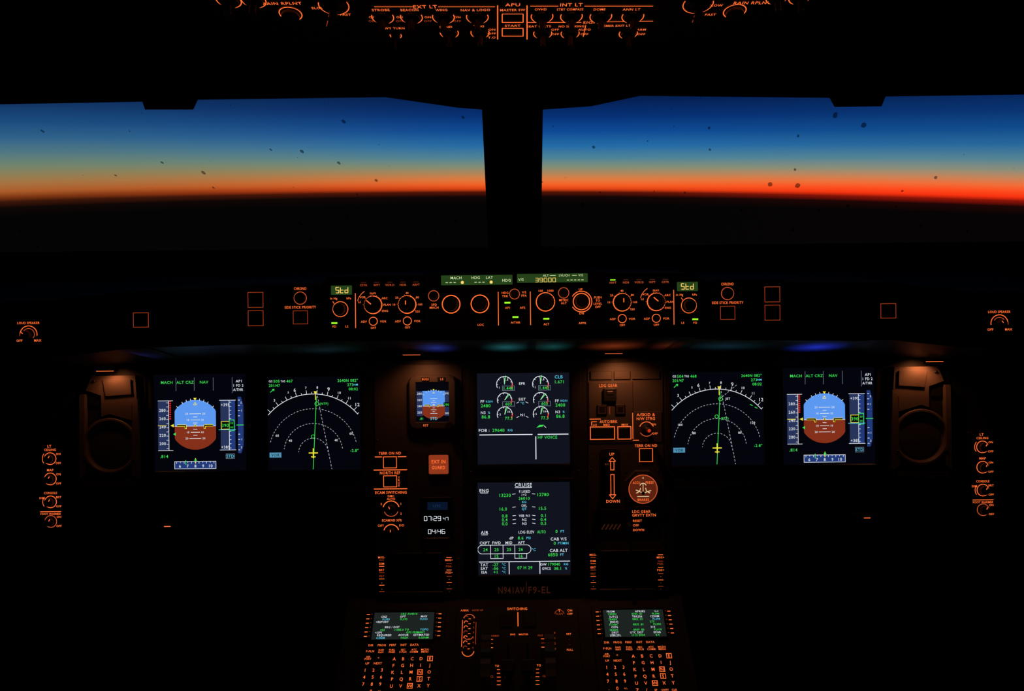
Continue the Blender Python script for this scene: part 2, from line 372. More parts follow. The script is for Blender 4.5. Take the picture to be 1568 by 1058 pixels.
def adi(b,cx,cy,Rr,hw,scale=1.0,hz=None,tl=True):
    hz=cy+2*scale if hz is None else hz
    def clip(top):
        pts=[]
        n=40
        for i in range(n+1):
            a=math.pi*i/n if top else math.pi+math.pi*i/n
            x=cx+math.cos(a)*Rr; y=cy-math.sin(a)*Rr
            x=max(cx-hw,min(cx+hw,x))
            y=min(y,hz) if top else max(y,hz)
            pts.append((x,y))
        o=[]
        for q in pts:
            if not o or math.hypot(q[0]-o[-1][0],q[1]-o[-1][1])>.05:o.append(q)
        return o
    t=[(cx+hw,hz)]+[q for q in clip(True) if q[1]<hz-.01]+[(cx-hw,hz)]
    g=[(cx-hw,hz)]+[q for q in clip(False) if q[1]>hz+.01]+[(cx+hw,hz)]
    b.poly(t,SKYB,.0005); b.poly(g,GND,.0005)
    H=.0009
    b.line(cx-hw,hz,cx+hw,hz,.8*scale,WH,H)
    for i,wd in((4.7,3),(9.4,7),(14,3),(18.8,9)):
        for sg in(-1,1):
            y=hz+sg*i*scale
            b.line(cx-wd*scale,y,cx+wd*scale,y,.8*scale,WH,H)
            if wd>6 and tl:
                b.text(cx-wd*scale-4*scale,y,'10' if wd==7 else '20',3*scale,WH,h=H); b.text(cx+wd*scale+4*scale,y,'10' if wd==7 else '20',3*scale,WH,h=H)
    for a in(-45,-30,-20,-10,10,20,30,45):
        t=rad(90-a); b.line(cx+math.cos(t)*(Rr-1),cy-math.sin(t)*(Rr-1),cx+math.cos(t)*(Rr+2.5*scale),cy-math.sin(t)*(Rr+2.5*scale),.8*scale,WH,H)
    b.poly([(cx-2.5*scale,cy-Rr-3*scale),(cx+2.5*scale,cy-Rr-3*scale),(cx,cy-Rr+1*scale)],YE,H)
    b.poly([(cx-3*scale,cy-Rr+8*scale),(cx+3*scale,cy-Rr+8*scale),(cx,cy-Rr+3*scale)],YE,H); b.poly([(cx-1.7*scale,cy-Rr+7.3*scale),(cx+1.7*scale,cy-Rr+7.3*scale),(cx,cy-Rr+4.4*scale)],SKYB,H+.0003)
    for sg in(-1,1):
        x0,x1=cx+sg*(hw-4*scale),cx+sg*(hw-17*scale)
        b.line(x0,cy+1*scale,x1,cy+1*scale,3.2*scale,YE,H+.0002); b.line(x1,cy+0*scale,x1,cy+6*scale,3*scale,YE,H+.0002)
        b.line(x0,cy+1*scale,x1,cy+1*scale,1.8*scale,BLK,H+.0004); b.line(x1,cy+.2*scale,x1,cy+5.2*scale,1.6*scale,BLK,H+.0004)
    b.rect(cx-1.6*scale,cy-.5*scale,cx+1.6*scale,cy+2.6*scale,YE,H+.0002); b.rect(cx-.8*scale,cy+.3*scale,cx+.8*scale,cy+1.8*scale,BLK,H+.0004)

def pfd(tx,ty,right):
    par=empty('primary_flight_display',at(FP,tx,ty))
    b=B(FP,(307,646),(tx,ty)); b.bezel(237,573,377,720,5,-.001,.004,BEZ,SCR); b.build('bezel',par)
    b=B(FP,(307,646),(tx,ty)); off=.002
    F=b.fr; b.fr=Frame(F.O+F.n*off,F.ex,F.ey,F.k); b.H=.0006
    for x in(271,299,328,357): b.line(x,578,x,598 if x!=357 else 602,.6,GY)
    b.text(257,585,'MACH',4.2,GR); b.text(285,585,'ALT CRZ',4.2,GR); b.text(314,585,'NAV',4.2,GR)
    b.text(367,584,'AP1',4,WH); b.text(366.5,590.5,'1 FD 2',4,WH,w=15); b.text(366,597,'A/THR',4,WH,w=15)
    adi(b,300,650,38,31.5)
    b.rect(243,613,259,689,TAPE2,.0004); b.line(259.5,613,259.5,689,.8,WH)
    for i,t in enumerate(('280','260','240','220','200')):
        y=627.5+i*12.7; b.text(250,y,t,4.3,WH,h=.0009)
    for i in range(12): b.line(256,616+i*6.35,259,616+i*6.35,.6,WH,.0009)
    for i in range(9): b.rect(260.6,613+i*3.3,263,614.9+i*3.3,RD)
    b.poly([(262,651),(267,648.5),(267,653.5)],YE); b.line(243,651,256,651,.9,YE,.001)
    b.poly([(266,664),(270,661.5),(270,666.5)],GR)
    b.line(243,613,266,613,.7,WH); b.line(243,689,266,689,.7,WH)
    b.rect(338.5,613,352,689,TAPE2,.0004); b.rect(352,613,361,689,TAPE,.0004); b.line(352,613,352,689,.8,WH,.0009)
    b.line(337,613,362,613,.8,WH); b.line(337,689,362,689,.8,WH)
    b.text(346,620,'+395',4.2,WH,h=.0012); b.text(346,684.5,'+385',4.2,WH,h=.0012)
    for i in range(12): b.line(352,616+i*6.35,355,616+i*6.35,.7,WH,.0009)
    b.rect(340,645.5,359,657,BLK,.001); b.box(340,645.5,352,657,.8,YE,.0012); b.box(352,643,359.5,659.5,.9,GR,.0012)
    b.text(346,651.3,'390',5,GR,h=.0014,w=10); b.text(355.8,648,'20',2.8,GR,h=.0014); b.text(355.8,654.5,'00',2.8,GR,h=.0014)
    b.line(336,658,362,658,.8,CY_,.0013)
    b.poly([(365,608),(370,608),(373.5,620),(373.5,682),(370,694),(365,694)],TAPE,.0004)
    for i,t in enumerate((14,22,30,38)):
        for s_ in(-1,1): b.line(365.5,651+s_*t,368.5,651+s_*t,.9,WH,.0009)
    for s_ in(-1,1):
        b.text(370.8,651+s_*22,'1',3,WH,h=.0009); b.text(370.3,651+s_*34,'2',3,WH,h=.0009)
    b.line(363,651,374,651,1.1,GR,.0012)
    b.rect(268,706,331,717,TAPE,.0004); b.box(268,706,331,717,.7,WH,.0009)
    for i in range(11): b.line(271+i*5.7,706,271+i*5.7,709.2 if i%2==0 else 708,.7,WH,.0009)
    for i,t in enumerate(('6','7','8','9','10')): b.text(276+i*11.8,713,t,4.4,WH,h=.0009)
    b.line(300,701,300,709,1.2,YE,.0012); b.line(285,704,285,711,1,GR,.0012); 
    b.poly([(298,704),(300,701.5),(302,704),(300,706.5)],GR,.0013)
    b.text(252,698,'.814',4.6,GR); b.text(353,698.5,'STD',4.4,CY_,w=11); b.box(346.5,695,359.5,702,.7,GY)
    b.build('symbology',par)
pfd(307,646,False); pfd(1268.5,636,True)

def nd(tx,ty,right):
    par=empty('navigation_display',at(FP,tx,ty))
    b=B(FP,(481,648),(tx,ty)); b.bezel(411,577,552,719,5,-.001,.004,BEZ,SCR); b.build('bezel',par)
    b=B(FP,(481,648),(tx,ty)); F=b.fr; b.fr=Frame(F.O+F.n*.002,F.ex,F.ey,F.k)
    cx,cy=480,693; Ro=90
    def A(r,hw=68.5):
        a=math.degrees(math.acos(min(1,hw/r))) if r>hw else 12
        return a,180-a
    a0,a1=A(Ro); b.arc(cx,cy,Ro,a0,a1,.9,WH,n=48)
    for i in range(-10,11):
        a=90-4-i*5
        if a0<=a<=a1:
            l=6 if i%2==0 else 3
            t=rad(a); b.line(cx+math.cos(t)*Ro,cy-math.sin(t)*Ro,cx+math.cos(t)*(Ro+l),cy-math.sin(t)*(Ro+l),.7,WH)
    for a,tx_,s_ in((126,'3',4),(106,'6',5),(76,'9',5.5),(47,'12',5),(112,'5',3),(96,'7',3.2),(86,'8',3.6),(66,'10',3.6),(56,'11',3.6)):
        t=rad(a); x=cx+math.cos(t)*(Ro+10); y=cy-math.sin(t)*(Ro+10)
        if 413<x<549: b.text(x,y,tx_,s_,WH)
    for r in(67.5,45): 
        q=(14,166) if r==67.5 else (8,172)
        b.darc(cx,cy,r,q[0],q[1],.7,WD,on=150/r,off=130/r)
    b.darc(cx,cy,22.5,4,176,.7,WD,on=7,off=6)
    b.poly([(481.5,599),(486.5,599),(484,605)],YE); b.line(484,600,484,612,1.1,YE)
    b.line(485.5,607,479.5,718,.9,GR); b.dash(487,606,508,718,.7,WD,3.2,2.4)
    b.arc(486,618,3,0,360,.8,GR,n=12); b.text(497,618,'(NTP)' if not right else 'JET',3.4,GR if not right else WH)
    b.arc(479.7,645 if right else 668,2.6,0,360,.8,GR,n=12)
    if right:
        b.text(492,648,'(ETP)',3.4,GR); b.dash(485,618,512,596,.7,WD,3,2); b.line(531,627,535,629,1,GR);b.line(538,631,542,633,1,GR)
        b.text(424,657,'120',3.4,WH); b.text(535,655,'120',3.4,WH); b.text(445,670,'80',3.4,WH); b.text(515,670,'80',3.4,WH)
    else:
        b.text(425,666,'60',3.4,WH); b.text(538,664,'60',3.4,WH); b.text(445,674,'40',3.4,WH); b.text(515,674,'40',3.4,WH)
    b.line(473,693,487,693,1.6,YE,.001); b.line(480,686,480,701,1.6,YE,.001); b.line(476.5,699,483.5,699,1.4,YE,.001)
    b.text(413,583,'GS',3.2,WH,al='l'); b.text(420,583,'505' if not right else '504',4.2,GR,al='l',w=9.5); b.text(431,583,'TAS',3.2,WH,al='l',w=7); b.text(440,583,'467' if not right else '468',4.2,GR,al='l',w=9.5)
    b.text(413,589.5,'201/47',4.2,GR,al='l',w=17); b.line(415,600,421,595,1,GR); b.line(421,595,418,595.5,1,GR); b.line(421,595,420.5,598,1,GR)
    b.text(549,583,'2640N 082°',4.2,GR,al='r',w=31); b.text(542,589.5,'273',4.2,GR,al='r'); b.text(549,589.5,'NM',3,CY_,al='r'); b.text(549,596,'08:02',4.2,GR,al='r',w=14)
    b.text(549,690,'-2.8°',4.2,GR,al='r'); b.rect(413,692,431,699.5,em('display_cyan_dim',(80,145,178)),.0005); b.text(422,695.8,'VOR',4,BLK,h=.0009)
    b.build('symbology',par)
nd(481,648,False); nd(1098,640.5,True)

par=empty('engine_warning_display',at(FP,801,640))
b=B(FP,(801,640),(801,640)); b.bezel(731,571,872,710,6,-.001,.004,BEZ,SCRE); b.build('bezel',par)
b=B(FP,(801,640),(801,640)); F=b.fr; b.fr=Frame(F.O+F.n*.002,F.ex,F.ey,F.k)
def dial(x,y,r,val,red,na,box=True):
    b.arc(x,y,r,-5,205,1,WH,n=26)
    if red: b.arc(x,y,r,-30,8,1.6,RD)
    for a in(20,60,100,140,180): t=rad(a); b.line(x+math.cos(t)*(r-2),y-math.sin(t)*(r-2),x+math.cos(t)*r,y-math.sin(t)*r,.8,WH)
    t=rad(na); b.line(x,y,x+math.cos(t)*(r+1.5),y-math.sin(t)*(r+1.5),1.2,GR); b.line(x,y,x+math.cos(rad(na+10))*(r-2),y-math.sin(rad(na+10))*(r-2),.8,WH)
    if box: b.box(x-3,y+2.5,x+15,y+9.5,.7,GY)
    b.text(x+6,y+6,val,4.4,GR)
for x,v in((773,('1.448','603','77.3')),(828,('1.442','605','77.3'))):
    dial(x,588,12,v[0],True,82); b.text(x-8,593,'1',3,WH); b.text(x+3.5,581,'1.6',3,WH)
    dial(x,612,11,v[1],True,48); dial(x,634,11.5,v[2],True,72,False)
    b.text(x-7,634,'5',3,WH); b.text(x+6,630,'10',3,WH)
b.text(800,587,'EPR',3.8,WH); b.text(800,611,'EGT',3.8,WH); b.text(800,617,'°C',3.4,CY_); b.text(800,635,'N1',4,WH)
for s_ in(-1,1):
    b.line(800+s_*5,615,800+s_*9,617,.7,WH); b.line(800+s_*5,637,800+s_*9,639,.7,WH)
b.text(856,577.5,'CLB',4.6,CY_); b.text(857,585,'1.671',4.6,GR)
for x,q in((744,'2480'),(858,'2400')):
    b.text(x-5,614,'FF',4.2,WH); b.text(x+5.5,614,'KG/H',3,CY_,w=10); b.text(x,620.5,q,4.8,GR); b.text(x-4,631,'N3',4,WH); b.text(x+5,631,'%',3.2,CY_); b.text(x,637.5,'86.8',4.8,GR)
b.text(733,658,'FOB :',4.6,WH,al='l'); b.text(763,658,'29640',4.8,GR); b.text(781,658,'KG',3.6,CY_)
b.line(734,665,815,665,1.4,WH); b.line(823,665,870,665,1.4,WH); b.line(820,668,820,703,1.4,WH)
b.text(838,669.5,'HF VOICE',4.4,GR)
b.poly([(821,655),(826,650.5),(833,650.5),(831,653),(827,653.5)],GR); b.line(833,652,836,655,.8,WH)
b.build('symbology',par)

par=empty('system_display',at(FP,802,808))
b=B(FP,(802,808),(802,808)); b.bezel(732,738,873,879,6,-.001,.004,BEZ,SCRE); b.build('bezel',par)
b=B(FP,(802,808),(802,808)); F=b.fr; b.fr=Frame(F.O+F.n*.002,F.ex,F.ey,F.k)
b.text(802,742,'CRUISE',5.6,WH,w=26); b.line(789,746,815,746,.9,WH)
b.text(742,750,'ENG',4.8,WH); b.line(736,753.6,748,753.6,.8,WH); b.text(742,814,'AIR',4.8,WH); b.line(737,817.6,747,817.6,.8,WH)
T=b.text
T(804,752,'F.USED',3.6,WH);T(803,757,'1+2',3.4,WH);T(803,762.5,'26010',4.4,GR);T(803,768,'KG',3.4,CY_);T(774,757.5,'13230',4.8,GR);T(832,757,'12780',4.8,GR)
T(803,773.5,'OIL',3.6,WH);T(803,778.5,'QT',3.4,CY_);T(771,778.5,'16.0',4.6,GR);T(831,778,'15.5',4.6,GR)
for i,(l,r) in enumerate((('0.8','0.1'),('0.4','0.4'),('0.0','0.3'))):
    y=789+i*6; T(803,y,('VIB N1','N2','N3')[i],3.8,WH); T(773,y,l,4.6,GR); T(832,y,r,4.6,GR)
    b.line(785,y,790,y-.6,.8,WH); b.line(815,y-.6,820,y,.8,WH)
for y in(756,776): b.line(785,y,790,y-.6,.8,WH); b.line(815,y-.6,820,y,.8,WH)
T(806,814,'LDG ELEV',4.2,WH,w=24);T(829,814,'AUTO',4.4,GR,w=13);T(852,813.5,'0',4.6,GR);T(861,813.5,'FT',3.6,CY_)
T(783,823,'dP',4.2,WH);T(797,823,'8.6',4.6,GR);T(809,823,'PSI',3.6,CY_)
T(855,825,'CAB V/S',4.4,WH);T(849,831.5,'0',4.6,GR);T(862,831.5,'FT/MIN',3.6,CY_,w=16);T(855,842.5,'CAB ALT',4.4,WH);T(846,849,'6850',4.8,GR);T(860,849,'FT',3.6,CY_)
for x,t in((742,'CKPT'),(760,'FWD'),(779,'MID'),(798,'AFT')): T(x,830,t,4,WH)
for x,t in((743,'24'),(760,'25'),(779,'25'),(797,'26')): T(x,840.3,t,4.6,GR)
T(817,841,'°C',4,CY_);T(760,850.5,'15',4.6,GR);T(797,850.5,'16',4.6,GR)
b.line(738,833.5,806,833.5,.8,WH); b.line(738,846.7,806,846.7,.8,WH); b.arc(738,840.1,6.6,90,270,.8,WH); b.arc(806,840.1,6.6,-90,90,.8,WH)
for x in(751,770,788): b.line(x,833.5,x,846.7,.8,WH)
b.box(751,846.7,770,854,.8,WH); b.box(788,846.7,806,854,.8,WH)
b.line(733,859,872,859,1.2,WH); b.line(779,859,779,878,1.2,WH); b.line(826,859,826,878,1.2,WH)
for y,t,v in((863.3,'TAT','-27'),(869,'SAT','-56'),(874.7,'ISA','+1')): T(741,y,t,4.2,WH);T(758,y,v,4.4,GR);T(771,y,'°C',3.6,CY_)
T(803,868.5,'07 H 29',4.4,GR); T(831.5,863.5,'GW',3.8,WH);T(848,863.5,'179040',4.2,GR,w=18);T(866,863.5,'KG',3.4,CY_);T(836,870,'GWCG',4,WH,w=13);T(853,870,'38.1',4.4,GR);T(866,870,'%',3.4,CY_)
b.build('symbology',par)

b=B(FP,(803,903),(803,903)); b.block(752,893,856,913,-.0005,.001,PAN2,r=2); b.text(783,903,'N941AV',10,OV,w=40,h=.0013); b.text(826,903,'F9-EL',10,OV,w=34,h=.0013); b.line(806,890,806,906,.8,OV,.0013); b.build('registration_placard')

par=empty('standby_flight_instrument',at(FP,663,615))
b=B(FP,(663,615),(663,615))
b.loft([(b.rr(627,574,699,656,10,seg=2),-.001),(b.rr(627,574,699,656,10,seg=2),.009),(b.rr(627,574,699,656,10,2,seg=2),.011),(b.rr(627,574,699,656,10,10,seg=2),.011),(b.rr(627,574,699,656,10,11,seg=2),.009)],PAN,True,False)
b.uv(b.rr(627,574,699,656,10,11,seg=2),.009,SCR)
for x,y in((634,582),(692,582),(634,648)): b.screw(x,y,2)
b.lathe(688,650,[(6,.009),(6,.016),(5,.018)],KNOB,kn=.05)
for x in(653,677): b.block(x-6,577,x+6,583,.010,.0125,BEZ,r=1,bev=.5)
b.block(647,647,659,653,.010,.0125,BEZ,r=1,bev=.5)
b.text(653,580,'BUGS',3.2,O,w=10,h=.013); b.text(678,580,'LS',3.2,O,h=.013); b.text(653,650,'RST',3.2,O,h=.013)
b.build('housing',par)
b=B(FP,(663,615),(663,615)); F=b.fr; b.fr=Frame(F.O+F.n*.0092,F.ex,F.ey,F.k)
b.rect(648,598,682,621,SKYB,.0003); b.rect(648,621,682,635,GND,.0003)
adi(b,665,619,22,16.5,.6,hz=621,tl=False)
b.rect(639,598,648,636,TAPE2,.0004); b.rect(682,598,688,636,TAPE2,.0004)
for i,t in enumerate(('280','260','240','220')): b.text(643.5,602+i*9.5,t,3,WH,h=.0008,w=7)
for i,t in enumerate(('395','','','385')): b.text(685,602+i*10,t,2.8,WH,h=.0008,w=5.5)
b.rect(680,615.5,688.4,622,BLK,.0009); b.text(684.5,619,'390',3.4,GR,h=.0012,w=7); b.text(665,640,'STD',4,CY_); b.text(646,640,'.81',3.4,GR)
b.build('symbology',par)

par=empty('backlit_guarded_button',at(FP,672,710))
b=B(FP,(672,710),(672,710)); b.block(655,694,689,727,0,.004,BEZ,r=2); b.block(657,696,687,725,.003,.006,pbr('button_amber_lens',(150,60,30),.4,emit=(150,58,30),es=.9,var=.1),r=2)
b.text(672,706,'EXT IN',5,O,h=.0064,w=21); b.text(672,715,'GUARD',5,O,h=.0064,w=20); b.build('body',par)

par=empty('digital_clock',at(FP,668,793))
b=B(FP,(668,793),(668,793)); b.bezel(648,764,690,822,4,0,.005,BEZ,SCRB,r=4)
b.rect(655,768,686,780,em('lcd_blue_dim',(8,20,42)),.0036); b.text(670,774,'UTC',4,em('lcd_blue_text',(26,52,90)),h=.004)
b.seg(650,793,'07:29',6.5,WH,w=4.2,h=.0036); b.seg(679,793.7,'47',4.6,WH,w=3,h=.0036); b.seg(656,813,'04:46',6.5,WH,w=4.2,h=.0036)
b.lathe(650,824,[(3,.004),(3,.009),(2.5,.01)],KNOB); b.lathe(688,824,[(3,.004),(3,.009),(2.5,.01)],KNOB)
b.build('body',par)

par=empty('display_switching_panel',at(FP,599,755))
b=B(FP,(599,755),(599,755)); b.block(575,688,624,828,0,.002,PAN2,r=2); 
F=b.fr; b.fr=Frame(F.O+F.n*.002,F.ex,F.ey,F.k)
b.text(598,693.5,'TERR ON ND',4.2,O,w=34); b.line(575,699,586,699,1.2,O); b.line(610,699,623,699,1.2,O); b.btn(588,699,608,716,O); b.line(573,719,624,719,1.2,O)
b.text(598,723.5,'NORTH REF',4.2,O,w=31); b.btn(588,728,608,745,O); 
for i,c in enumerate('TRUE'): b.text(611.5,731+i*4,c,3,O) 
b.line(573,748,624,748,1.2,O)
b.text(599,753.5,'ECAM SWITCHING',4.2,O,w=48); b.text(599,759,'DMC',3,O); b.text(599,763.5,'AUTO',3,O)
b.knob(599,779,9.5,.011,None,110); b.arc(599,779,12.5,15,165,1.3,O); b.text(584,771,'3',3.4,O); b.text(614,771,'1',3.4,O); b.text(614,786,'2',3.2,O)
b.arc(599,779,11,200,340,1,OB)
b.text(600,796,'ECAM/ND XFR',3.4,O,w=30); b.knob(599,814,8.5,.011,None,90); b.arc(599,814,11.5,15,165,1.3,O); b.text(583,804,'CAPT',3.2,O,w=9); b.text(615,804,'F/O',3.2,O)
b.build('body',par)

for tx,ty,x0 in((636,876,0),(959,872,1)):
    par=empty('datalink_display',at(FP,tx,ty))
    b=B(FP,(636,876),(tx,ty)); b.bezel(595,848,678,904,3,0,.005,BEZ,SCRB); b.block(577,845,591,907,0,.003,BEZ,r=2); b.block(682,845,697,907,0,.003,BEZ,r=2)
    for i in range(6):
        y=852+i*9.6; b.text(585,y,('MSG-','DIM','BRT','PRT','<','>')[i] if i<4 else '-',3,O if i not in(3,) else OD,h=.0034); b.line(581,y+4,589,y+4,.8,O if i in(1,3,4) else OD,.0034)
        b.text(688,y+5,('MSG+','PGE-','PGE+','-','-','-')[i],3,O if i in(0,2,3) else OD,h=.0034); b.line(684,y+1,692,y+1,.8,OD if i%2 else O,.0034)
    b.build('body',par)

par=empty('landing_gear_panel',at(FP,958,680))
b=B(FP,(958,680),(958,680)); b.block(902,584,970,678,0,.0015,PAN,r=2); b.block(971,630,1014,678,0,.0015,PAN,r=2)
b.block(905,568,938,581,0,.003,PAN,r=1);b.block(941,568,966,581,0,.003,PAN,r=1);b.block(969,568,1011,581,0,.003,PAN,r=1)
b.text(932,590,'LDG GEAR',4.6,O,w=28,h=.002)
b.block(924,594,944,614,.001,.008,BEZ,r=2); b.block(929,598,939,604,.007,.009,KNOB,r=1)
b.block(914,619,930,635,.001,.004,BEZ,r=2); b.block(942,619,958,635,.001,.004,BEZ,r=2); b.line(934,622,934,634,.8,OD,.002)
b.box(917,622,927,632,.8,OV,.0044); b.box(945,622,955,632,.8,OV,.0044)
b.line(903,641,920,641,1,O,.002); b.text(932,645,'AUTO/BRK',4.2,O,w=27,h=.002); b.line(906,651,906,645,1,O,.002); b.line(906,645,914,645,1,O,.002)
b.block(905,654,940,671,.001,.004,BEZ,r=1); b.box(904,653,941,672,1.1,O,.0022); b.box(946,653,966,672,1.1,O,.0022); b.block(947.5,654.5,964.5,670.5,.001,.004,BEZ,r=1)
b.text(911,650,'LO',3.2,O,h=.002);b.text(929,650,'MED',3.2,O,h=.002);b.text(957,650,'MAX',3.2,O,h=.002)
b.text(989,635,'A/SKID &',4.2,O,w=28,h=.002); b.text(989,641,'N/W STRG',4.2,O,w=28,h=.002); b.line(969,632,969,672,1,O,.002); b.line(969,674,978,674,1,O,.002)
b.arc(990,657,11,20,160,1.1,O,.002); b.arc(990,657,11,210,330,1,OB,.002); b.lathe(990,657,[(8,.001),(8,.004),(3.5,.006),(3,.014),(4.5,.022),(3,.026)],SCREW); b.disc(990,657,2.6,em('switch_tip_red',(200,50,24)),.027)
b.text(1001,650,'ON',3,O,h=.002); b.text(1003,664,'OFF',3,O,h=.002)
b.text(989,682.5,'TERR ON ND',4.2,O,w=34,h=.001); b.btn(979,687,999,707,O)
b.build('switches',par)
par=empty('landing_gear_lever',at(FP,938,731))
b=B(FP,(938,731),(938,731)); b.block(918,686,950,776,0,.002,PAN2,r=8)
b.block(921,700,931,760,.002,.004,BLK,r=4)
b.text(937,695,'UP',4.2,O,h=.0026); b.text(938,767,'DOWN',4.2,O,h=.0026)
def arrow(ya,yb,d):
    b.box(935,min(ya,yb),940,max(ya,yb),1,O,.0026)
    b.line(932.5,ya,937.5,ya-d*6,1,O,.0026); b.line(942.5,ya,937.5,ya-d*6,1,O,.0026); b.line(932.5,ya,942.5,ya,1,O,.0026)
arrow(706,719,1); arrow(757,726,-1)
b.lathe(926,710,[(3,.003),(3,.02)],SCREW,n=16); b.lathe(926,710,[(3,.02),(5,.021),(5.5,.026),(5,.030),(3,.032)],KNOB,n=30,kn=.08)
b.build('lever',par)
par=empty('brake_pressure_gauge',at(FP,983,747))
b=B(FP,(983,747),(983,747))
def octo(h): return[b.pt(983+math.cos(rad(22.5+45*i))*h,747-math.sin(rad(22.5+45*i))*h) for i in range(8)]
b.loft([(octo(30),0),(octo(30),.006),(octo(28.5),.008)],PAN)
b.lathe(983,747,[(24,.007),(24,.0095),(22.5,.0105)],KNOB,n=40)
b.disc(983,747,21.5,em('gauge_face_amber',(92,33,16)),.0107,32); b.arc(983,747,21.5,0,360,1.3,OB,.011,n=40)
LG=em('gauge_marking_pale',(226,196,150))
b.text(973,737,'ACCU',3.6,O,h=.0112,w=11); b.text(993,737,'PRESS',3.6,O,h=.0112,w=12); b.text(983,763,'BRAKES',3.6,O,h=.0112,w=17)
b.arc(971,745,8,-80,0,1.2,LG,.0112,n=10); b.arc(995,745,8,180,260,1.2,LG,.0112,n=10)
b.arc(983,743,5,20,160,1.2,LG,.0112,n=10); b.text(983,730,'4',3.2,LG,h=.0112)
b.line(983,753,972,748,1.4,LG,.0115); b.line(983,753,995,749,1.4,LG,.0115); b.line(983,753,983,738,1,LG,.0115); b.disc(983,753,2.6,BLK,.0118)
b.line(974,758,992,758,1,LG,.0112)
for x,y in((959,722),(1008,722),(959,772),(1008,772)): b.screw(x,y,2)
b.build('gauge',par)
par=empty('gravity_extension_switch',at(FP,960,802))
b=B(FP,(960,802),(960,802)); b.block(908,779,1012,822,0,.0015,PAN2,r=2)
b.text(968,783,'LDG GEAR',4.2,O,w=28,al='l',h=.002); b.text(968,788.5,'GRVTY EXTN',4.2,O,w=36,al='l',h=.002)
b.text(969,797,'RESET',3.4,O,al='l',h=.002); b.text(969,804,'OFF',3.4,O,al='l',h=.002); b.text(969,811,'DOWN',3.4,O,al='l',h=.002)
for i in range(5): b.line(921+i*6,810,926+i*6,802,2,OV,.002)
b.lathe(963,804,[(5,.001),(5,.004),(2,.006),(2,.02),(3,.024)],SCREW)
b.build('switch',par)

def spk(tx,ty,mir):
    par=empty('loudspeaker_housing',at(FP,tx,ty))
    s_=-1 if mir else 1
    b=B(FP,(172,648),(tx,ty))
    X=lambda x:172+(x-172)*s_
    b.prism([(X(126),562),(X(224),562),(X(224),736),(X(126),736)],-.002,.002,PAN2)
    b.prism([(X(146),572),(X(212),572),(X(214),606),(X(206),618),(X(206),640),(X(172),630),(X(160),634),(X(160),602),(X(137),594)],.002,.010,LINER)
    b.prism([(X(164),578),(X(206),578),(X(207),600),(X(168),603)],.010,.013,LINER)
    b.block(min(X(138),X(154)),602,max(X(138),X(154)),618,.002,.006,BEZ,r=1)
    b.prism([(X(208),612),(X(216),606),(X(219),728),(X(206),722)],.002,.012,LINER)
    b.prism([(X(128),600),(X(136),600),(X(134),722),(X(127),728)],.002,.012,LINER)
    b.lathe(172,679,[(43,.002),(43,.008),(41.5,.010),(39,.010),(37,.006),(36,.003)],LINER,n=56)
    b.lathe(172,679,[(35.5,.002),(30,.0045),(10,.0052),(4,.0052)],PAN,n=56)
    b.prism([(X(130),733),(X(220),731),(X(220),739),(X(130),741)],.002,.010,PAN)
    for x,y in((150,580),(209,700),(134,700)): b.lathe(X(x),y,[(2,.010),(2,.0125),(1.5,.013)],SCREW,n=12)
    b.build('housing',par)
spk(172,651,False); spk(1406,637,True)

def ltp(tx,ty,mir):
    par=empty('lighting_control_panel',at(FP,tx,ty))
    b=B(FP,(78,742),(tx,ty)); b.block(56,678,101,808,-.002,.001,PAN2,r=3); F=b.fr; b.fr=Frame(F.O+F.n*.001,F.ex,F.ey,F.k)
    b.text(77,683,'LT',3.8,O); b.text(78,688.5,'CEILING',3.4,O,w=18)
    for y,l in((702,''),(733,'MAP'),(768,'CONSOLE'),(798,'')):
        if l: b.text(78,y-13.5,l,3.4,O,w=None if l=='MAP' else 20)
        if y==798:
            b.line(62,783,94,783,.9,O); b.text(78,786.5,'FOOT WARMER',3,O,w=31)
        b.arc(78,y,9,0,360,1,O if y!=798 else OB,n=30)
        b.knob(78,y,8.6,.008,None,60)
        b.text(90.5,y-7,'ON' if y!=768 else 'BRT',3,O); b.text(90.5,y+7,'OFF',3,O)
        if y==768: b.text(65,y-6,'DIM',3,O)
        if y in(702,768): b.arc(78,y,12,140,215,.8,O)
    b.build('panel',par)
ltp(78,742,False); ltp(1504,724,True)

for tx,ty in((258,805),(1326,792)):
    b=B(FP,(258,805),(tx,ty)); b.block(238,798,278,812,-.012,.004,PAN2,r=2); b.line(253,805,263,805,1.2,O,.0045); b.block(232,748,284,800,-.016,0,PAN2,r=3)
    b.build('table_latch')

# ---------- autopilot control panel ----------
def shift(b,h):
    F=b.fr; b.fr=Frame(F.O+F.n*h,F.ex,F.ey,F.k)
def lcd(b,x0,y0,x1,y1):
    b.loft([(b.rr(x0-2,y0-2,x1+2,y1+2,1),0),(b.rr(x0-2,y0-2,x1+2,y1+2,1),.0015),(b.rr(x0-2,y0-2,x1+2,y1+2,1,2),.0008)],BEZ,True,False)
    b.uv(b.rr(x0,y0,x1,y1,1),.0009,LCDG)
par=empty('autopilot_control_panel',at(FG,788,458))
b=B(FG,(788,460),(788,460)); b.block(650,416,929,506,-.002,.003,PAN2,r=3); shift(b,.003)
lcd(b,676,421,785,436); lcd(b,792,420,900,433.5)
T=b.text; H=.0013
T(699,425,'MACH',4,LCDW,h=H);T(729,425,'HDG',4,LCDW,h=H);T(750,425,'LAT',4,LCDW,h=H);T(776,429.5,'HDG',4,LCDW,h=H);T(798,428.5,'V/S',4,LCDW,h=H)
for x in(683,689,695,727,733,739): b.line(x,432,x+3.6,432,1.1,LCDW,H)
b.disc(708.5,432,2.4,LCD,H);b.disc(752.5,432,2.4,LCD,H)
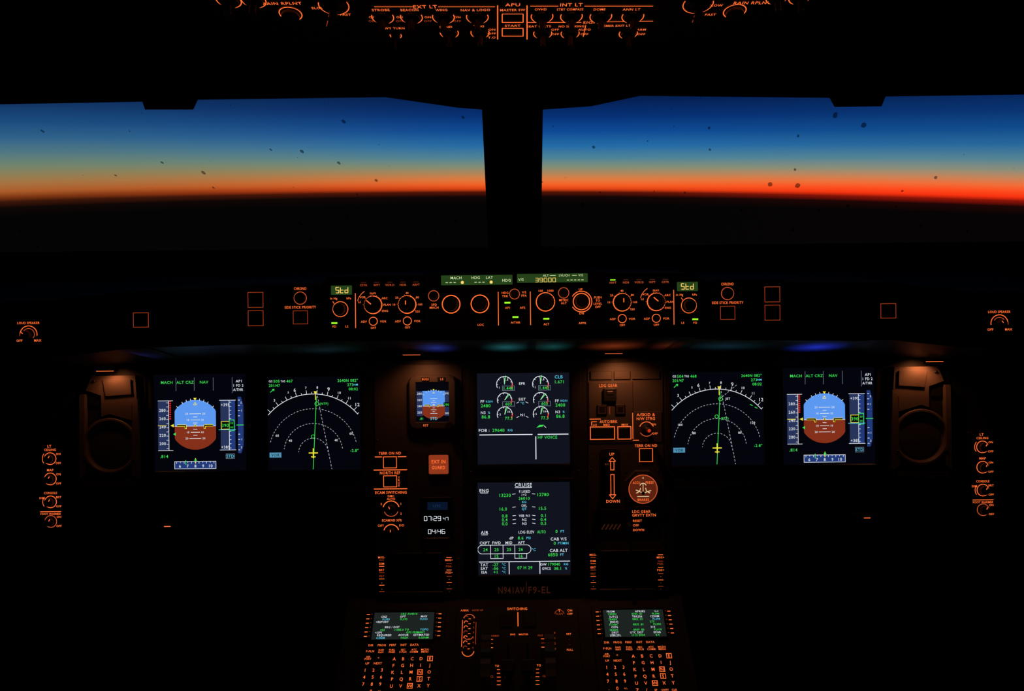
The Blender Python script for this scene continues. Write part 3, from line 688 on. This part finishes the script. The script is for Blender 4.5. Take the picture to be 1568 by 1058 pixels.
T(836,422.8,'ALT',3.2,LCDW,h=H);T(864,422.8,'LVL/CH',3.2,LCDW,h=H);T(889,422.8,'V/S',3.2,LCDW,h=H);b.line(842,423,851,423,.7,LCDW,H);b.line(876,423,883,423,.7,LCDW,H)
b.seg(820,429.6,'39000',6,LCD,w=4.4,h=H)
for i in range(5): b.line(868+i*5.5,430,871.5+i*5.5,430,1,LCDW,H)
b.knob(664.5,452,8,.008,OB); T(665,465.5,'SPD',3.2,O);T(665,470,'MACH',3.2,O)
for x in(691,735): b.knob(x,465,13.5,.018,O,two=False,rw=1.5)
b.line(763,447,763,498,1.1,O); b.line(812,447,812,498,1.1,O)
T(773.5,448.5,'HDG',3.2,O);T(773.5,453.5,'TRK',3.2,O);b.knob(788,450.5,7.6,.008,OB);T(802.5,448,'V/S',3.2,O);T(802.5,453,'FPA',3.2,O)
for x0,y0,g in((777,467,1),(800,467,0),(789,489,1),(735,490,0),(836,492,1),(891,490,0)):
    b.block(x0-9,y0-7,x0+9,y0+9.5,0,.002,BEZ,r=1.5,bev=.6)
    if g: b.rect(x0-4.5,y0-4.5,x0+4.5,y0-2,GBAR,.0024)
T(777,471.5,'AP1',3.2,O,h=.0024);T(800,471.5,'AP2',3.2,O,h=.0024);T(789,494,'A/THR',3.2,O,h=.0024);T(836,497,'ALT',3.2,O,h=.0024);T(891,496,'APPR',3.2,O,h=.0024);T(736,497,'LOC',3.2,O,h=.0024)
b.lathe(835,463,[(13.5,0),(13.5,.006),(12.5,.007)],KNOB,n=40,kn=.04);b.lathe(835,463,[(10.5,.006),(10.5,.018),(9.5,.02)],KNOB,n=40,kn=.05);b.arc(835,463,14,0,360,1.4,O,n=36)
T(828,446,'100',3.2,O);T(843,446,'1000',3.2,O)
b.knob(863,449.5,8,.008,OB);T(863,460.5,'METRIC',3.2,O,w=14);T(863,465,'ALT',3.2,O)
b.knob(890,463,12.5,.018,O,two=False,rw=1.4);b.arc(890,463,15.8,-150,150,1.2,O)
T(889,444.5,'UP',3.2,O);T(890,481,'DN',3.2,O)
for i,t in enumerate(('PUSH','TO','LEVEL','OFF')): T(915,457+i*4.8,t,3.2,O)
b.build('body',par)

def efis(tx,ty,mir):
    par=empty('display_control_panel',at(FG,tx,ty))
    b=B(FG,(576,467),(tx,ty)); b.block(504,427,648,508,-.002,.003,PAN2,r=3); shift(b,.003)
    T=b.text
    s_=-1 if mir else 1
    X=lambda x:576+(x-576)*s_
    x0,x1=sorted((X(508),X(540))); lcd(b,x0,437,x1,451); b.seg(X(524.5)-9,444,'Std',8.5,LCD,w=4.6,h=.0014)
    T(X(524)-12,456.5,'in Hg',3.2,O);T(X(524)+11,456.5,'hPa',3.2,O)
    b.knob(X(522),473,11.5,.014,O,None); b.line(X(522)-9.5,464.5,X(522)-11.5,461,1,O)
    for x,t in((513,'FD'),(532,'LS')):
        b.block(X(x)-8,488,X(x)+8,503,0,.002,BEZ,r=1.5,bev=.6); T(X(x),499.5,t,3.2,O,h=.0024)
    b.rect(X(513)-4.5,493,X(513)+4.5,495.5,GBAR,.0024)
    b.line(X(545),449,X(545),502,1.1,O)
    for i,t in enumerate(('CSTR','WPT','VOR.D','NDB','ARPT')):
        x=X(558+i*20); b.block(x-8,430,x+8,441,0,.002,BEZ,r=1.5,bev=.6); T(x,437,t,3,OB,h=.0024); b.rect(x-4,432.2,x+4,433.8,GBAR if (mir and i==4) else OV,.0024)
    xm,xr=X(572),X(624)
    for x in(xm,xr): b.lathe(x,467,[(13,0),(13,.006),(12,.007)],KNOB,n=40,kn=.04); b.lathe(x,467,[(8.5,.006),(8.5,.016),(7.5,.018)],KNOB,n=40,kn=.05); b.arc(x,467,13.4,0,360,1.4,O,n=36)
    b.line(xm-7,461,xm,467,1.4,O,.0185); b.line(xr,462,xr,468,1.4,O,.0185)
    for a,t in((165,'LS'),(138,'VOR'),(90,'NAV'),(35,'ARC'),(0,'PLAN'),(-32,'ENG')):
        T(xm+math.cos(rad(a))*(17 if a==90 else 21.5),467-math.sin(rad(a))*17.5,t,3,O)
    b.arc(xm,467,24.5,122,165,.8,O)
    for a,t in((180,'10'),(142,'20'),(90,'40'),(38,'80'),(0,'160'),(-38,'320')):
        T(xr+math.cos(rad(a))*20,467-math.sin(rad(a))*17.5,t,3,O)
    for a in range(-38,181,36): 
        for x in(xm,xr): t=rad(a); b.line(x+math.cos(t)*14.5,467-math.sin(t)*14.5,x+math.cos(t)*15.8,467-math.sin(t)*15.8,.7,OB)
    for x in(xm,xr):
        b.arc(x,492,6.3,0,360,1,O,n=20); b.lathe(x,492,[(5.5,0),(5.5,.003),(2,.005),(1.8,.014),(2.6,.016)],KNOB,n=16)
        T(x-14.5,492.5,'ADF',3.1,O);T(x+15,492.5,'VOR',3.1,O);T(x,502,'OFF',3.1,O)
    b.build('body',par)
efis(576,467,False); efis(1000,462.5,True)

def wing(tx,ty,mir):
    par=empty('warning_button_panel',at(FGW,tx,ty)); s_=-1 if mir else 1
    X=lambda x:460+(x-460)*s_
    b=B(FGW,(460,470),(tx,ty)); x0,x1=sorted((X(372),X(490))); b.block(x0,436,x1,504,-.005,0,PAN2,r=3)
    b.text(460,442,'CHRONO',4,O,w=19); b.arc(460,456.5,9.5,0,360,1,OB,n=30); b.lathe(460,456.5,[(8.3,0),(8.3,.004),(7.3,.005)],BEZ)
    b.text(460,470.5,'SIDE STICK PRIORITY',3.8,O,w=48); b.btn(449,476,471,496,OD)
    for y in(447,475): x0,x1=sorted((X(380),X(403))); b.btn(x0,y,x1,y+23,OD)
    b.build('buttons',par)
wing(460,470,False); wing(1114,463,True)
for tx,ty in((215.5,490),(1359.5,476)):
    b=B(FGW,(215,490),(tx,ty)); b.block(200,475,230,505,-.004,0,PAN2,r=2); b.btn(204,479,227,501,OD); b.build('map_light_button')
for tx,ty in((44,508),(1530,491)):
    par=empty('loudspeaker_volume_knob',at(FGW,tx,ty))
    b=B(FGW,(44,508),(tx,ty)); b.block(20,489,70,530,-.004,0,PAN2,r=3); b.text(44,494.5,'LOUD SPEAKER',3.6,O,w=34); b.arc(44,512,13,-10,190,1.1,O); b.arc(44,512,9,-40,150,.8,OB)
    b.knob(44,513,8.5,.012,None,130); b.text(30,521.5,'OFF',3.4,O); b.text(58,521.5,'MAX',3.4,O); b.build('knob',par)

# ---------- pedestal ----------
def fp(u,v,h=0): return FPED.W(u,v,h)
b=B(FPED)
b.prism([(-.29,.02),(-.29,-.42),(.29,-.42),(.29,.02)],-.02,0,PAN2,px=False)
c0=fp(0,.02,-.02); c1=fp(0,-.42,-.02)
V=[Vector((x,y,z)) for x in(-.285,.285) for y,z in((c0.y-.005,c0.z-.004),(c1.y,c1.z-.001),(c1.y,0.0),(c0.y-.005,0.0))]
b.add(V,[(0,1,2,3),(7,6,5,4),(0,4,5,1),(3,2,6,7),(1,5,6,2),(0,3,7,4)],PAN2)
par=empty('center_pedestal',fp(0,-.2)); b.build('body',par)
def mcdu(tx,ty,right):
    l=FPED.loc(tx,ty); par=empty('flight_management_keypad',FPED.W(l[0],l[1],0))
    b=B(FPED,local=l,sc_=.001)
    b.block(-70,0,70,222,0,.006,PAN2,r=3); shift(b,.006)
    b.bezel(-51,9,51,56,3,0,.004,BEZ,SCRM,r=2)
    for i in range(6):
        y=13+i*7.6
        for s_ in(-1,1):
            b.block(s_*61-4.5,y-2.4,s_*61+4.5,y+2.4,0,.003,BEZ,r=.8,bev=.5); b.line(s_*61-2.6,y,s_*61+2.6,y,1.3,O,.0034); b.line(s_*55.5-.8,y-2,s_*55.5+.8,y-2,.8,OD)
    D=.0026
    if not right:
        L_=[(0,[(8,'CRZ AV4010',GR)]),(1,[(-34,'CRZ',WH),(-2,'OPT',WH),(34,'MAX',WH)]),(2,[(-30,'FL390',CY_),(0,'FL395',GR),(34,'FL415',CY_)]),(3,[(-36,'<REPORT',WH)]),(5,[(-18,'BRG / DIST',WH)]),(6,[(-34,'252',GR),(-2,'/1085.0 TO',GR),(36,'YOPO',CY_)]),(7,[(-40,'<GPS',WH),(22,'GPS PRIMARY',GR)]),(8,[(-30,'REQUIRED',WH),(2,'ACCUR',WH),(32,'ESTIMATED',WH)]),(9,[(-36,'4.0NM',CY_),(4,'HIGH',GR),(36,'0.05NM',GR)])]
    else:
        L_=[(0,[(-38,'FROM',WH),(12,'AFR082',WH),(40,'<->',WH)]),(1,[(-36,'2250N',GR),(6,'0745 .81',GR),(38,'FL390',GR)]),(2,[(-34,'[UTC]',WH),(6,'TRK256',WH),(36,'123NM',WH)]),(3,[(-36,'2640N',GR),(6,'0802 .81',GR),(38,'FL390',CY_)]),(4,[(-34,'[0054]',WH),(30,'273',GR)]),(5,[(-36,'3130N',GR),(6,'0835 .81',GR),(38,'FL390',GR)]),(6,[(-34,'C076',WH),(30,'310',WH)]),(7,[(-36,'3620N',GR),(6,'0909 .80',GR),(38,'FL410',GR)]),(8,[(-34,'DEST',WH),(2,'UTC DIST',WH),(36,'EFOB',WH)]),(9,[(-34,'LEBL25L',WH),(4,'1112 2034',GR),(36,'8.4',GR)])]
    for rw,items in L_:
        for x,t,m in items: b.text(x,12.2+rw*4.6,t,3.3,m,h=D)
    def key(x,y,w_,h_,t,m=O,sz=3.4):
        b.block(x-w_/2,y-h_/2,x+w_/2,y+h_/2,0,.003,BEZ,r=.8,bev=.5)
        tt=t.split('|')
        for i,q in enumerate(tt): b.text(x,y+(i-(len(tt)-1)/2)*3.7,q,sz if len(tt)==1 else 2.9,m,h=.0034)
    for i,t in enumerate(('DIR','PROG','PERF','INIT','DATA','')): 
        if t: key(-50+i*18,66,15,8,t)
    for i,t in enumerate(('F-PLN','RAD|NAV','FUEL|PRED','SEC|F-PLN','ATC|COMM','MCDU|MENU')): key(-50+i*18,76,15,8,t)
    key(-52,87,13,7,'AIR|PORT'); key(-52,96,13,7,'UP'); key(-35,87,12,7,'<'); key(-35,96,12,7,'NEXT')
    let='ABCDEFGHIJKLMNOPQRSTUVWXYZ'
    for i,ch in enumerate(list(let)+['/','SP','OVFY','CLR']):
        x=-9+(i%5)*14.6; y=89+(i//5)*10.8
        key(x,y,10.5,8.5,ch,O,5 if len(ch)==1 else 3)
        if ch in'EWSN': b.box(x-4,y-3.8,x+4,y+3.8,.9,O,.0034)
    for i,ch in enumerate('123456789.0'): 
        x=-54+(i%3)*13.5; y=107+(i//3)*11
        b.lathe(x,y,[(4.6,0),(4.6,.003),(4,.0035)],BEZ,n=20); b.text(x,y,ch,5,O,h=.004)
    key(-27,140,9,8,'+/-',O,3)
    b.build('keypad',par)
mcdu(621,933,False); mcdu(967,929,True)

l=FPED.loc(792,933); par=empty('throttle_quadrant',FPED.W(l[0],l[1],0))
b=B(FPED,local=l,sc_=.001)
b.block(-104,-2,104,212,0,.004,PAN2,r=3); shift(b,.004)
b.text(0,1,'SWITCHING',4.4,O,w=34); b.line(1,7,1,32,1.5,O)
b.block(-30,8,-8,34,0,.003,BEZ); b.block(9,8,31,34,0,.003,BEZ)
for s_ in(-1,1):
    c=b.pt(s_*52,105)
    N=60; Rw=.095; wd=.008
    P=[];Fc=[]
    ctr=FPED.W(c[0],c[1],-.065)
    for i in range(N):
        a=2*math.pi*i/N; kk=1 if i%2 else .97
        d=FPED.ey*math.cos(a)+FPED.n*math.sin(a)
        P+=[ctr+d*Rw*kk-R*wd,ctr+d*Rw*kk+R*wd,ctr+d*(Rw-.018)+R*wd,ctr+d*(Rw-.018)-R*wd]
    for i in range(N):
        j=(i+1)%N
        for q in range(4): Fc.append((4*i+q,4*i+(q+1)%4,4*j+(q+1)%4,4*j+q))
    b.add(P,Fc,KNOB)
    for i in range(7):
        y=16+i*8.6; x=s_*82
        if s_<0:
            b.arc(x-5,y,3,20,200,1,O if i%3 else OD); b.line(x-1,y+2,x+3,y+2,1,O if i!=4 else OD)
            b.text(x+8,y,str(abs(6-i*2)),3,OD)
    if s_<0:
        b.text(-90,3,'A/BRK',3.2,O); b.text(-68,3,'NOSE UP',3,OD)
        b.line(-93,20,-93,66,1,O); b.line(-70,24,-70,62,1,OD); b.arc(-82,72,10,190,350,1.2,O); b.arc(-82,20,10,20,160,1.2,OB); b.arc(-82,46,8,200,340,1,OB)
    else:
        b.text(72,5,'T',5,O);b.text(90,5,'ON',3.6,O);b.text(72,11,'FLAPS',3,OD);b.text(90,11,'OFF',3.4,O);b.arc(72,12,8,10,170,1,OD)
        for i in range(4): b.text(62,44+i*9,('0','1','2','3')[i],3.4,OD);b.line(55,47+i*9,59,47+i*9,1,O if i%2 else OD);b.text(86,46+i*9,'RET' if i==0 else 'FULL' if i==3 else '-',3.2,O if i in(0,3) else OD)
    b.text(s_*38,48,'ARMED' if s_<0 else 'IDLE',2.8,OD); b.text(-8 if s_<0 else 10,46,'ENG' if s_<0 else 'MASTER',2.8,O)
    for i in range(3): b.line(s_*44-5,54+i*7,s_*44+3,54+i*7,1.1,O if i!=1 else OD)
    b.block(s_*16-2,62,s_*16+2,170,0,.0012,BLK,r=1.5,bev=.3)
    b.block(s_*16-5,112,s_*16+5,126,.001,.035,SCREW,r=2); b.block(-28 if s_<0 else 5,108,-5 if s_<0 else 28,128,.033,.052,KNOB,r=4,bev=3)
    for i in range(5): b.line(s_*31-3,104+i*6,s_*31+3,104+i*6,1,O)
    b.text(s_*34,98,'TO',3.2,O); b.text(s_*42,115,'CL',3,OD)
b.build('quadrant',par)

# ---------- overhead panel ----------
par=empty('overhead_panel',at(FOV,786,30))
b=B(FOV)
l0=FOV.loc(786,66)[1]
b.prism([(-.62,l0),(.62,l0),(.62,.62),(-.62,.62)],-.012,0,PAN2,px=False)
T=b.text
def oknob(x,y,r=11,a0=-200,a1=20,m=O):
    b.arc(x,y,r,a0,a1,1.3,m); b.lathe(x,y,[(r*.8,0),(r*.8,.003),(r*.3,.005),(r*.28,.016),(r*.4,.018)],KNOB,n=24)
for x in(388,350): oknob(x,0,16)
T(432,5,'RAIN RPLNT',5.5,O,w=52); b.arc(445,21,15,0,360,1.4,O); b.lathe(445,21,[(12,0),(12,.005),(10,.006)],KNOB)
oknob(511,8,20); b.line(500,8,511,12,1.4,O); b.line(500,40,506,14,1,OD); T(488,12,'SLOW',4.5,O); T(529,22,'FAST',4.5,O)
T(651,10,'EXT LT',6.5,O,w=32)
for x,t in((583,'STROBE'),(627,'BEACON'),(676,'WING'),(728,'NAV & LOGO')): T(x,15,t,4.8,O,w=len(t)*4.0); oknob(x+3,26,15)
b.line(573,10,632,10,1.3,O); b.line(671,10,758,10,1.3,O)
for x in(606,688,735): oknob(x,50 if x!=606 else 54,13 if x!=606 else 8); 
T(602,43,'RWY TURN',4.4,O,w=32); T(683,41,'LAND',4.4,O); T(733,40,'TAXI',4.4,O); T(753,45,'ON',4.4,O);T(753,51,'OFF',4.4,O);T(753,57,'T.O',4.4,O)
for x in(570,612,655,700): T(x,26,'ON',4,O); T(x,32,'OFF',4,OD)
b.line(762,8,762,60,1.5,O); b.line(807,8,807,60,1.5,O)
T(785,7,'APU',6,O,w=20); T(785,15,'MASTER SW',4.6,O,w=34); T(785,39,'START',4.6,O,w=22)
def obox(x0,y0,x1,y1):
    for a in((x0,y0,x1,y0),(x0,y1,x1,y1),(x0,y0,x0,y1),(x1,y0,x1,y1)): b.line(*a,1.3,O)
obox(769,21,801,34); obox(769,43,801,55)
T(875,7,'INT LT',6.5,O,w=30); b.line(812,9,855,9,1.3,O); b.line(895,9,1000,9,1.3,O)
for x,t in((828,'OVHD'),(873,'STBY COMPASS'),(918,'DOME'),(967,'ANN LT')): T(x,14,t,4.8,O,w=min(36,len(t)*4.0)); oknob(x+2,25,15)
b.line(808,34,890,34,1.2,O); b.line(925,33,1000,32,1.2,O); T(907,34,'SIGNS',5.5,O,w=26); b.line(897,38,893,56,1,O)
T(825,40,'SEAT BELTS',4.4,O,w=34); T(875,40,'NO SMOKING',4.4,O,w=36); T(945,39,'EMER EXIT LT',4.4,O,w=38)
for x in(831,873,962): oknob(x,51,13)
for x,t in((850,'OFF'),(895,'AUTO'),(982,'ARM')): T(x,45,t,4.2,O);T(x,52,'OFF',4.2,O)
oknob(1069,6,20); b.line(1060,34,1068,10,1,OD); T(1096,8,'SLOW',4.5,O); T(1088,22,'FAST',4.5,O); b.arc(1125,17,15,0,360,1.4,O); b.lathe(1125,17,[(12,0),(12,.005),(10,.006)],KNOB); T(1152,4,'RAIN RPLNT',5.5,O,w=50); 
for x in(1190,1225): oknob(x,-4,14)
b.build('panel',par)

# ---------- lights ----------
def spot(name,P,T_,pw,col,size=100,rad_=.006,blend=.8):
    l=bpy.data.lights.new(name,'SPOT'); l.energy=pw; l.color=col; l.spot_size=rad(size); l.spot_blend=blend; l.shadow_soft_size=rad_
    o=bpy.data.objects.new(name,l); o.location=P; d=(T_-P); o.rotation_euler=d.to_track_quat('-Z','Y').to_euler(); sc.collection.objects.link(o)
def fpt(x,y,h): q=FP.loc(x,y); return FP.W(q[0],q[1],h)
OR=(1,.30,.10)
spot('panel_flood_lamp',fpt(182,566,.034),fpt(180,650,0),.26,OR,140)
spot('panel_flood_lamp',fpt(1402,552,.034),fpt(1400,636,0),.26,OR,140)
spot('panel_flood_lamp',fpt(945,551,.055),fpt(950,640,0),.34,OR,130)
spot('panel_flood_lamp',fpt(650,551,.055),fpt(655,640,0),.20,OR,130)
for x,y in((180,567),(1411,553),(935,541),(635,543)):
    b=B(FP,(x,y),(x,y)); b.block(x-17,y-2,x+17,y+1,.034,.040,BEZ,r=1,bev=.4); b.line(x-13,y,x+13,y,1.0,O if x in(180,1411) else OB,.0404); 
    b.block(x-2,y-4,x+2,y+1,-.002,.036,BEZ,r=.5,bev=.2); b.build('flood_lamp_strip')
l=bpy.data.lights.new('added_fill_light','AREA'); l.energy=.35; l.size=.25; l.color=(1,.42,.22)  # added unseen fill light, lifts the panel structure faintly
o=bpy.data.objects.new('added_fill_light',l); o.location=(0,-.7,1.9); o.rotation_euler=(rad(35),0,0); sc.collection.objects.link(o)

# ---------- camera ----------
cd=bpy.data.cameras.new('camera'); co=bpy.data.objects.new('camera',cd); sc.collection.objects.link(co)
M=Matrix((Rc,Uc,-FW)).transposed().to_4x4(); M.translation=CAM; co.matrix_world=M
cd.sensor_width=36; cd.lens=36*F0/1568; cd.clip_start=.01
if ZOOM:
    z=ZOOM[2]; cd.lens*=z; cd.shift_x=(ZOOM[0]-CX)/1568*z; cd.shift_y=-(ZOOM[1]-CY)/1568*z
sc.camera=co
